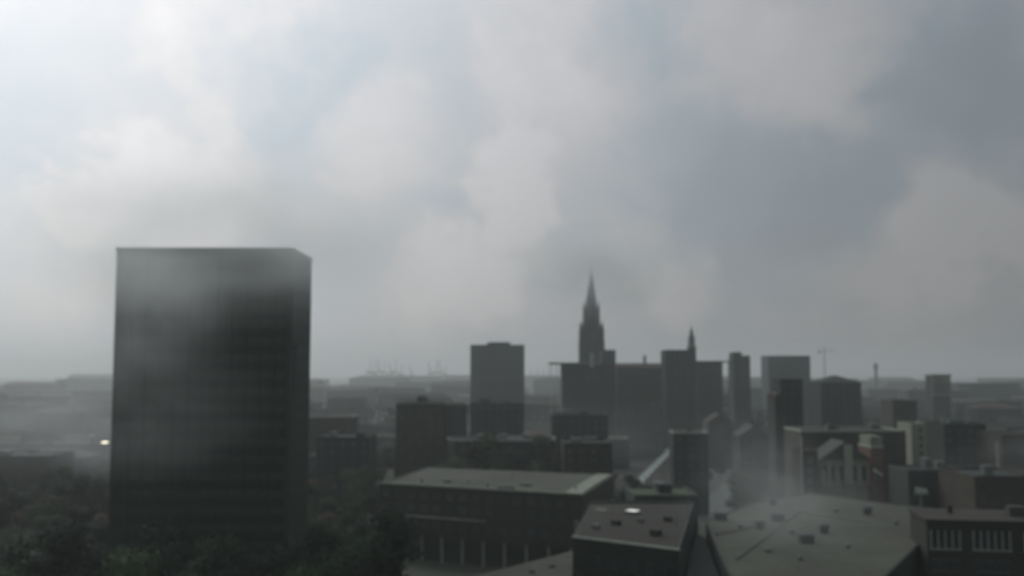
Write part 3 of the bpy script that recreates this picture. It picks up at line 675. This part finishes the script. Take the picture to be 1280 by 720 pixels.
for args in [
    ('brown_building', 'plain brown building with flat roof above the pale roof rim', 1116, 1146, 502, 560, 18, dict(wall='brown', roof='roof_brown', win='dull')),
    ('grey_building', 'dark grey building with small white roof boxes at right', 1180, 1232, 532, 400, 18, dict(wall='dark_wall', roof='roof_grey', win='dull', extras=3)),
    ('reddish_building', 'reddish brown building cut by the right edge beside the thin white pipe', 1252, 1300, 545, 380, 20, dict(wall='brick', roof='roof_dark', win='dull')),
    ('pale_building', 'small building with pale top left of the dark grey building', 1139, 1162, 531, 450, 16, dict(wall='render_cream', roof='roof_grey', win='dull')),
    ('stone_building', 'low building whose dark flat roof shows beyond the sculpture', 1135, 1215, 590, 312, 16, dict(wall='render_grey', roof='roof_dark', win='dull', extras=2)),
    ('brick_building', 'brick building with dark roof behind the white framed windows', 1218, 1300, 598, 285, 24, dict(wall='brick', roof='roof_dark', win='dull', extras=1)),
    ('terrace_house', 'dark house with steep roof left of the slim black tower', 925, 962, 545, 470, 16, dict(wall='dark_brown', roof='roof_dark', style='gable', rh=5, win='dull', extras=1)),
    ('terrace_house', 'brown house with steep roof standing beside the far end of the canopy', 885, 915, 528, 600, 16, dict(wall='brown', roof='roof_brown', style='gable', rh=5, win='dull', extras=1)),
    ('grey_building', 'broad grey building behind the curved dark building', 690, 760, 520, 480, 22, dict(wall='dark_wall', roof='roof_brown', win='dull', extras=2)),
    ('brick_building', 'low brown building beside the near end of the canopy', 705, 765, 556, 372, 20, dict(wall='dark_brown', roof='roof_dark', win='dull', extras=2)),
    ('grey_building', 'dim grey building behind the bright roof line of the black building', 770, 830, 506, 680, 24, dict(wall='render_grey', roof='roof_brown', win='dull', extras=2)),
    ('long_low_building', 'wide low building on the left with the glowing yellow skylight', 20, 150, 556, 560, 26, dict(wall='render_grey', roof='roof_tan', win='dull', winkw=dict(cap=60), extras=2)),
    ('flat_building', 'flat roofed building on the far left behind the park trees', -20, 60, 572, 400, 24, dict(wall='brown', roof='roof_grey', win='dull', extras=2)),
    ('flat_building', 'dark flat roofed building right of the huge slab tower', 396, 462, 548, 420, 22, dict(wall='dark_wall', roof='roof_dark', win='dull', extras=2)),
    ('reddish_building', 'reddish low building with pale rim touching the right side of the huge slab tower', 384, 440, 522, 520, 20, dict(wall='brick', roof='roof_red', edge='pale_stone', win='dull')),
]:
    nm, lb, x0, x1, yt, Y, D, kw = args
    kw = dict(kw); kw.setdefault('winkw', dict(cap=50))
    pxblock(nm, lb, 'building', x0, x1, yt, Y, D, **kw); occ_px(x0, x1, Y, D)
# left building's skylights: glints painted as yellow emission and pale panes, no lamps
tb = [o for o in THINGS if 'glowing yellow skylight' in o['label']][0]
Y = 556; 
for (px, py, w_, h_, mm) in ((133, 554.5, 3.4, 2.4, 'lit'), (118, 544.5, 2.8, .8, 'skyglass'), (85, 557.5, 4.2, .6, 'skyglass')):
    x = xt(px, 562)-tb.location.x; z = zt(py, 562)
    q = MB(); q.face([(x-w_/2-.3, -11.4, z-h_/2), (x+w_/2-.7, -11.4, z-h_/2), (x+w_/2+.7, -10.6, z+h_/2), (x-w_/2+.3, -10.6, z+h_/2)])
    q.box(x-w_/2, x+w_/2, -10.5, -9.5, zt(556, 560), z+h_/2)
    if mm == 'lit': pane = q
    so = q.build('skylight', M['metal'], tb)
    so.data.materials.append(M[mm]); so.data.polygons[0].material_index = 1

# ================================================================== FILLER CITY
LM = [(0, 200, 'the left photo edge'), (262, 220, 'the huge slab tower'), (480, 3800, 'the harbour cranes'), (525, 430, 'the tall brown brick building'), (621, 900, 'the teal grey square block'),
      (740, 850, 'the pointed church spire'), (866, 830, 'the small domed tower'), (927, 900, 'the narrow stepped block'), (988, 430, 'the slim black tower'), (1055, 640, 'the broad dark steep roofed building'),
      (1176, 950, 'the pale striped building'), (1265, 380, 'the right photo edge')]
walls = ['render_grey', 'dark_wall', 'brick', 'brown', 'dark_wall', 'stone', 'dark_wall', 'stone']
wname = {'render_grey': 'grey', 'render_cream': 'pale', 'brick': 'brick', 'brown': 'brown', 'dark_wall': 'dark', 'stone': 'dark grey'}
rg = random.Random(21)
def fillrow(Y, w0, w1, h0, h1, depth, maxpy, win=True):
    x = -Y*.5-30
    while x < Y*.5+30:
        W = rg.uniform(w0, w1); D = rg.uniform(depth*.7, depth*1.2); yy = Y+rg.uniform(-.07, .07)*Y
        H = rg.uniform(h0, h1)
        if rg.random() < .12: H *= 1.35
        H = min(H, zt(maxpy, yy)-4)
        cx = x+W/2; nx = x+W+rg.uniform(3, 18)*(Y/700)
        if free(cx-W/2, cx+W/2, yy, yy+D) and not on_avenue(cx, yy+D/2, W/2+12):
            wl = rg.choice(walls); st = rg.choice(['flat', 'flat', 'flat', 'gable', 'hip']); rf_ = rg.choice(['roof_grey', 'roof_dark', 'roof_brown', 'roof_red', 'roof_green'] if st == 'flat' else ['roof_red', 'roof_dark', 'roof_brown'])
            rh = rg.uniform(3, 6)*(1 if Y < 1500 else 1.4); rz = rg.uniform(-.12, .12)
            t = block('city_building', '', 'building', cx, yy+D/2, W, D, H, rz=rz, wall=wl, roof=rf_, style=st,
                      rh=rh, win=('dull' if win else None), extras=rg.choice([0, 1, 2, 3]) if Y < 2000 else 0, winkw=dict(cap=44, sp=3.8, w=1.6, h=1.8), rng=rg,
                      group='low city buildings in the haze', edge=rg.choice([None, None, None, 'pale_stone', 'render_grey']))
            rn = {'flat': 'flat roofed', 'gable': 'gable roofed', 'hip': 'hip roofed'}[st]
            AUTO.append((t, wname[wl]+' '+rn+' building', H)); occ(cx-W/2, cx+W/2, yy, yy+D, 2)
        x = nx
fillrow(500, 22, 40, 11, 17, 16, 500)
fillrow(600, 22, 45, 12, 18, 18, 500)
fillrow(720, 25, 50, 12, 20, 20, 492)
fillrow(980, 30, 60, 15, 28, 26, 484, win=True)
fillrow(1200, 40, 80, 15, 30, 30, 480, win=False)
fillrow(1500, 50, 100, 15, 32, 40, 476, win=False)
fillrow(1900, 60, 120, 15, 34, 50, 472, win=False)
fillrow(2500, 80, 170, 15, 38, 60, 469, win=False)
fillrow(3400, 120, 260, 15, 42, 80, 467, win=False)
# ================================================================== TREES placement
for px_, s_, k_ in ((560, 1.45, 0), (588, 1.5, 1), (612, 1.4, 4), (640, 1.5, 1), (664, 1.3, 0), (690, 1.35, 4)):
    s_ *= 1.3; tree(xt(px_, 388), 388+(px_*7 % 9)-4, k_, s_, 'trees among the buildings'); occ(xt(px_, 388)-3, xt(px_, 388)+3, 380, 398, 0)
rt = random.Random(9)
def scatter(n, x0, x1, y0, y1, kinds, s0=.8, s1=1.25, grp='trees in the park'):
    k = 0; tries = 0
    while k < n and tries < 4000:
        tries += 1
        py = rt.uniform(y0, y1); px = rt.uniform(x0, x1); v = G(px, py, 0)
        if v.y > 1500 or not free(v.x-3.5, v.x+3.5, v.y-3.5, v.y+3.5) or on_avenue(v.x, v.y, 10): continue
        tree(v.x, v.y, rt.choice(kinds), rt.uniform(s0, s1), grp); occ(v.x-3, v.x+3, v.y-3, v.y+3, 0); k += 1
for i_ in range(16):
    px_ = -10+i_*33; Y_ = 186+(i_*37 % 22)
    tree(xt(px_, Y_), Y_, [0, 1, 4, 5, 2, 1][i_ % 6], 1.45+.1*(i_ % 4), 'trees in the park'); occ(xt(px_, Y_)-3, xt(px_, Y_)+3, Y_-3, Y_+3, 0)
scatter(115, -20, 480, 640, 915, [0, 1, 2, 2, 4, 5, 3], .9, 1.4)
scatter(14, 0, 140, 590, 650, [1, 2, 3, 0], .9, 1.3)
scatter(10, 395, 500, 590, 680, [0, 1, 4, 3], .9, 1.3)
scatter(12, 540, 730, 628, 665, [0, 1, 4], .9, 1.2, 'trees among the buildings')
scatter(8, 600, 760, 575, 640, [1, 4, 0, 5], .9, 1.2, 'trees among the buildings')
scatter(14, 780, 1000, 560, 680, [0, 1, 3, 4], .8, 1.15, 'trees among the buildings')
scatter(12, 1000, 1280, 590, 690, [0, 1, 3, 5], .8, 1.2, 'trees among the buildings')
scatter(120, 0, 1280, 505, 590, [0, 1, 3, 4, 5], .9, 1.4, 'trees among the buildings')
# row of street trees along the avenue
dv = (av1-av0).normalized(); nn = Vector((-dv.y, dv.x, 0)); 
for k in range(9):
    for s_ in (-1, 1):
        v = av0+dv*(30+k*45)+nn*s_*13
        if free(v.x-2, v.x+2, v.y-2, v.y+2): tree(v.x, v.y, rt.choice([0, 1, 3]), rt.uniform(.6, .8), 'street trees beside the avenue')
# far-off wooded belts that read as one mass
rw = random.Random(77); mb = MB()
for k in range(1500):
    Y_ = 760*math.exp(rw.random()*1.7); X_ = rw.uniform(-.56, .56)*Y_
    if not free(X_-2, X_+2, Y_-2, Y_+2) or on_avenue(X_, Y_, 14): continue
    hh = rw.uniform(10, 19); r_ = rw.uniform(5, 11)
    for q in range(34):
        d = Vector((rw.gauss(0, 1), rw.gauss(0, 1), rw.gauss(0, .6))).normalized(); p = Vector((X_, Y_, hh*.6))+Vector((d.x*r_, d.y*r_, d.z*hh*.5))
        u = Vector((rw.gauss(0, 1), rw.gauss(0, 1), rw.gauss(0, .7))).normalized(); w_ = u.cross(d+Vector((.01, .02, .3))).normalized(); l_ = rw.uniform(2, 4.2)
        mb.face([p-u*l_*.6, p+w_*l_*.5, p+u*l_*.6, p-w_*l_*.5])
wo = mb.build('distant_woods', M['leaf_dark']); wo['kind'] = 'stuff'
# ------------------------------------------------------------------ labels for the repeats
def words_for(t, noun, h):
    px, py = proj((t.location.x, t.location.y, h)); Y = t.location.y
    lm = min(LM, key=lambda l: abs(l[0]-px)+(40 if l[1] > 3000 and Y < 800 else 0))
    if 'edge' in lm[2]: rel = 'near'
    elif abs(px-lm[0]) < 28: rel = 'beyond' if Y > lm[1] else 'in front of'
    else: rel = 'left of' if px < lm[0] else 'right of'
    band = 'near' if Y < 360 else 'middle distance' if Y < 800 else 'distant' if Y < 1700 else 'faint far-off'
    return f'{band} {noun} {rel} {lm[2]}'.replace('middle distance', 'midway'), px
bylab = {}
for t, noun, h in AUTO:
    l, px = words_for(t, noun, h); bylab.setdefault(l, []).append((px, t))
ORD_ = ['first', 'second', 'third', 'fourth', 'fifth', 'sixth', 'seventh', 'eighth', 'ninth', 'tenth', 'eleventh', 'twelfth', 'thirteenth', 'fourteenth', 'fifteenth', 'sixteenth', 'seventeenth', 'eighteenth', 'nineteenth', 'twentieth']
ORD = ORD_+['twenty-'+q for q in ORD_[:9]]+['thirtieth']+['thirty-'+q for q in ORD_[:9]]+['fortieth']+['forty-'+q for q in ORD_[:9]]
for l, lst in bylab.items():
    lst.sort(key=lambda q: q[0])
    for i, (px, t) in enumerate(lst):
        if len(lst) == 1: t['label'] = l
        elif len(lst) == 2: t['label'] = ('left' if i == 0 else 'right')+' of two: '+l
        else: t['label'] = ORD[min(i, 48)]+' from left: '+l

# ================================================================== HAZE
def volbox(name, x0, x1, y0, y1, z0, z1, dens, col, aniso):
    o = MB().box(x0, x1, y0, y1, z0, z1)
    m = bpy.data.materials.new(name); m.use_nodes = True; N = m.node_tree.nodes; N.clear()
    out = N.new('ShaderNodeOutputMaterial'); pv = N.new('ShaderNodeVolumePrincipled')
    pv.inputs['Color'].default_value = (*col, 1); pv.inputs['Density'].default_value = dens; pv.inputs['Anisotropy'].default_value = aniso
    m.node_tree.links.new(pv.outputs[0], out.inputs['Volume'])
    ob = o.build(name, m); ob['kind'] = 'stuff'; return ob
HAZE_D = 2.3e-4
volbox('haze', -15000, 15000, -1600, 15000, -1.0, 165, HAZE_D, (0.95, 0.995, 0.985), 0.5)

def smear_veil(cx, cy, cz, rx, ry, rz, dens, sc_=2.2):  # added veils standing in for condensation and smears on the window glass
    mb = MB(); n = 24
    mb.loft([(math.sin(R(a)), max(.02, math.cos(R(a)))) for a in range(-90, 91, 10)], n)
    m = bpy.data.materials.new('mist'); m.use_nodes = True; N = m.node_tree.nodes; N.clear(); L = m.node_tree.links
    out = N.new('ShaderNodeOutputMaterial'); pv = N.new('ShaderNodeVolumePrincipled')
    pv.inputs['Color'].default_value = (.955, .99, .985, 1); pv.inputs['Anisotropy'].default_value = .45
    tc = N.new('ShaderNodeTexCoord'); ln = N.new('ShaderNodeVectorMath'); ln.operation = 'LENGTH'; L.new(tc.outputs['Object'], ln.inputs[0])
    fall = N.new('ShaderNodeMapRange'); fall.interpolation_type = 'SMOOTHERSTEP'
    L.new(ln.outputs['Value'], fall.inputs['Value'])
    for k, q in zip(('From Min', 'From Max', 'To Min', 'To Max'), (.05, .97, dens, 0)): fall.inputs[k].default_value = q
    nz = N.new('ShaderNodeTexNoise'); nz.inputs['Scale'].default_value = sc_; nz.inputs['Detail'].default_value = 2
    off = N.new('ShaderNodeVectorMath'); off.operation = 'ADD'; off.inputs[1].default_value = (cx*.1, cy*.1, 3); L.new(tc.outputs['Object'], off.inputs[0]); L.new(off.outputs[0], nz.inputs['Vector'])
    mr = N.new('ShaderNodeMapRange'); L.new(nz.outputs[0], mr.inputs['Value'])
    for k, q in zip(('From Min', 'From Max', 'To Min', 'To Max'), (.36, .64, .15, 1.9)): mr.inputs[k].default_value = q
    mu = N.new('ShaderNodeMath'); mu.operation = 'MULTIPLY'; L.new(fall.outputs[0], mu.inputs[0]); L.new(mr.outputs[0], mu.inputs[1])
    L.new(mu.outputs[0], pv.inputs['Density']); L.new(pv.outputs[0], out.inputs['Volume'])
    o = mb.build('mist', m, None, (cx, cy, cz)); o.scale = (rx, ry, rz); o['kind'] = 'stuff'
smear_veil(-50, 184, 80, 52, 27, 21, .034, 1.5)
smear_veil(-66, 190, 66, 22, 18, 22, .014, 2)
smear_veil(-62, 176, 48, 30, 22, 16, .006, 2.5)
smear_veil(52, 205, 30, 26, 40, 14, .006, 2)
smear_veil(78, 345, 27, 30, 60, 22, .0024, 2.4)
smear_veil(66, 815, 138, 90, 70, 54, .021, 1.2)
smear_veil(-190, 420, 34, 120, 80, 34, .0036)
smear_veil(10, 560, 20, 130, 90, 26, .0016, 3)
smear_veil(170, 320, 24, 60, 50, 22, .003, 3)
# ================================================================== WORLD
SUN_AZ, SUN_EL = -38.0, 37.0     # degrees left of the view direction
w = bpy.data.worlds.new('World'); sc.world = w; w.use_nodes = True
N = w.node_tree.nodes; L = w.node_tree.links; bg = N['Background']
def math_(op, a, b=None, c=None, clamp=False):
    n = N.new('ShaderNodeMath'); n.operation = op; n.use_clamp = clamp
    for i, v in enumerate((a, b, c)):
        if v is None: continue
        if isinstance(v, (int, float)): n.inputs[i].default_value = v
        else: L.new(v, n.inputs[i])
    return n.outputs[0]
def vmath(op, a, b=None, s=None):
    n = N.new('ShaderNodeVectorMath'); n.operation = op
    for i, v in enumerate((a, b)):
        if v is None: continue
        if isinstance(v, (tuple, Vector)): n.inputs[i].default_value = v
        else: L.new(v, n.inputs[i])
    if s is not None:
        if isinstance(s, (int, float)): n.inputs['Scale'].default_value = s
        else: L.new(s, n.inputs['Scale'])
    return n.outputs['Value'] if op == 'DOT_PRODUCT' else n.outputs[0]
def mrange(v, a, b, c, d, smooth=True):
    n = N.new('ShaderNodeMapRange'); n.interpolation_type = 'SMOOTHSTEP' if smooth else 'LINEAR'
    L.new(v, n.inputs['Value'])
    for k, q in zip(('From Min', 'From Max', 'To Min', 'To Max'), (a, b, c, d)): n.inputs[k].default_value = q
    return n.outputs[0]
def noise(vec, scale, detail, rough=.5, dist=0.):
    n = N.new('ShaderNodeTexNoise'); n.inputs['Scale'].default_value = scale; n.inputs['Detail'].default_value = detail
    n.inputs['Roughness'].default_value = rough; n.inputs['Distortion'].default_value = dist; L.new(vec, n.inputs['Vector']); return n
sky = N.new('ShaderNodeTexSky'); sky.sky_type = 'NISHITA'; sky.sun_disc = False
sky.sun_elevation = R(SUN_EL); sky.sun_rotation = R(SUN_AZ); sky.dust_density = 4; sky.air_density = 1.2
tc = N.new('ShaderNodeTexCoord'); dirv = tc.outputs['Generated']
n1 = noise(dirv, 4.5, 5, .55)
warp = vmath('SCALE', vmath('SUBTRACT', n1.outputs['Color'], (.5, .5, .5)), None, .17)
n1b = noise(dirv, 16, 3, .5)
warp2 = vmath('SCALE', vmath('SUBTRACT', n1b.outputs['Color'], (.5, .5, .5)), None, .09)
wd = vmath('NORMALIZE', vmath('ADD', vmath('ADD', dirv, warp), warp2))
def blob(px, py, r, amp, src, soft=.2):
    d = ray(px, py).normalized(); v = vmath('DOT_PRODUCT', src, tuple(d))
    return mrange(v, math.cos(r/F), math.cos(r*soft/F), 0, amp)
# cloud lumps (bright) and gaps (dark blue grey)
lumps = [(200, 215, 120, .75), (120, 130, 90, .1), (310, 30, 150, .7), (640, 235, 75, .8), (560, 350, 100, .6), (700, 40, 130, .5), (480, 190, 100, .35), (680, 130, 110, .45),
         (1030, 95, 120, .65), (920, 40, 90, .3), (1235, 290, 85, .9), (850, 335, 70, .6), (1180, 360, 110, .5), (60, 320, 120, .3), (1020, 390, 120, .3), (780, 230, 80, .15), (300, 300, 100, .2)]
gaps = [(950, 260, 150, .8), (1060, 255, 110, .7), (1215, 95, 100, 1.0), (1150, 170, 80, .5), (800, 30, 80, .45), (370, 110, 110, .55), (850, 170, 90, .5), (270, 230, 60, .1), (560, 260, 60, .35), (740, 300, 70, .35), (60, 150, 120, .3)]
acc = None
for l in lumps:
    o = blob(*l, wd); acc = o if acc is None else math_('ADD', acc, o)
gap = None
for l in gaps:
    o = blob(*l, wd, .1); gap = o if gap is None else math_('ADD', gap, o)
pf = None
n1c = noise(dirv, 34, 4, .6)
wd2 = vmath('NORMALIZE', vmath('ADD', wd, vmath('SCALE', vmath('SUBTRACT', n1c.outputs['Color'], (.5, .5, .5)), None, .09)))
for px_, py_, r_, a_ in [(640, 225, 70, .7), (600, 345, 65, .6), (190, 205, 62, .6), (110, 255, 50, .5), (495, 365, 60, .3), (1045, 100, 85, .12), (1240, 290, 70, .5), (850, 345, 60, .3), (450, 190, 60, .25), (1175, 330, 60, .25), (260, 190, 50, .25), (930, 30, 60, .2)]:
    o = blob(px_, py_, r_*1.15, a_, wd2, .35); pf = o if pf is None else math_('ADD', pf, o)
acc = math_('MINIMUM', acc, 1.0); gap = math_('MINIMUM', gap, 1.0)
nb = noise(vmath('MULTIPLY', dirv, (1, 1, 1.6)), 5.0, 6, .55, .4)
nb2 = noise(dirv, 22, 5, .6)
nz = math_('ADD', mrange(nb.outputs[0], .35, .65, -.5, .5), mrange(nb2.outputs[0], .3, .7, -.3, .3))
# billow: accent lumps by noise
t_ = math_('ADD', math_('MULTIPLY', acc, math_('ADD', mrange(nb.outputs[0], .3, .62, .45, 1.05), mrange(nb2.outputs[0], .3, .7, -.2, .2))), math_('MULTIPLY', gap, -.8))
t_ = math_('ADD', math_('ADD', t_, math_('MULTIPLY', nz, .22)), pf)
tone = mrange(t_, -1.0, 1.0, .83, 1.16, False)
# broad brightness of the overcast round the hidden sun
sd = Vector((math.sin(R(SUN_AZ))*math.cos(R(SUN_EL)), math.cos(R(SUN_AZ))*math.cos(R(SUN_EL)), math.sin(R(SUN_EL))))
sdot = vmath('DOT_PRODUCT', dirv, tuple(sd))
base = math_('ADD', math_('MULTIPLY', math_('POWER', math_('MAXIMUM', sdot, 0.0), 4.0), 9.4), 2.0)
val = math_('MULTIPLY', base, tone)
cm = N.new('ShaderNodeMix'); cm.data_type = 'RGBA'
L.new(mrange(t_, -.5, .5, 0, 1), cm.inputs['Factor']); cm.inputs['A'].default_value = (.875, .985, 1.09, 1); cm.inputs['B'].default_value = (.985, .995, 1.03, 1)
cc = vmath('SCALE', cm.outputs['Result'], None, val)
mix = N.new('ShaderNodeMix'); mix.data_type = 'RGBA'; mix.inputs['Factor'].default_value = .93
L.new(sky.outputs[0], mix.inputs['A']); L.new(cc, mix.inputs['B'])
L.new(mix.outputs['Result'], bg.inputs['Color']); bg.inputs['Strength'].default_value = .1
# sun behind the cloud
sl = bpy.data.lights.new('sun', 'SUN'); sl.energy = .6; sl.angle = R(14); sl.color = (1, .97, .92)
so = bpy.data.objects.new('sun', sl); COL.objects.link(so); so.rotation_euler = sd.to_track_quat('Z', 'Y').to_euler(); so.location = (0, 0, 300)

# ================================================================== RENDER
sc.render.engine = 'CYCLES'; cy = sc.cycles
cy.use_denoising = True; cy.volume_bounces = 4; cy.volume_max_steps = 256; cy.max_bounces = 6; cy.diffuse_bounces = 3; cy.transparent_max_bounces = 8
sc.view_settings.view_transform = 'Standard'; sc.view_settings.look = 'None'; sc.view_settings.exposure = 0; sc.view_settings.gamma = 1
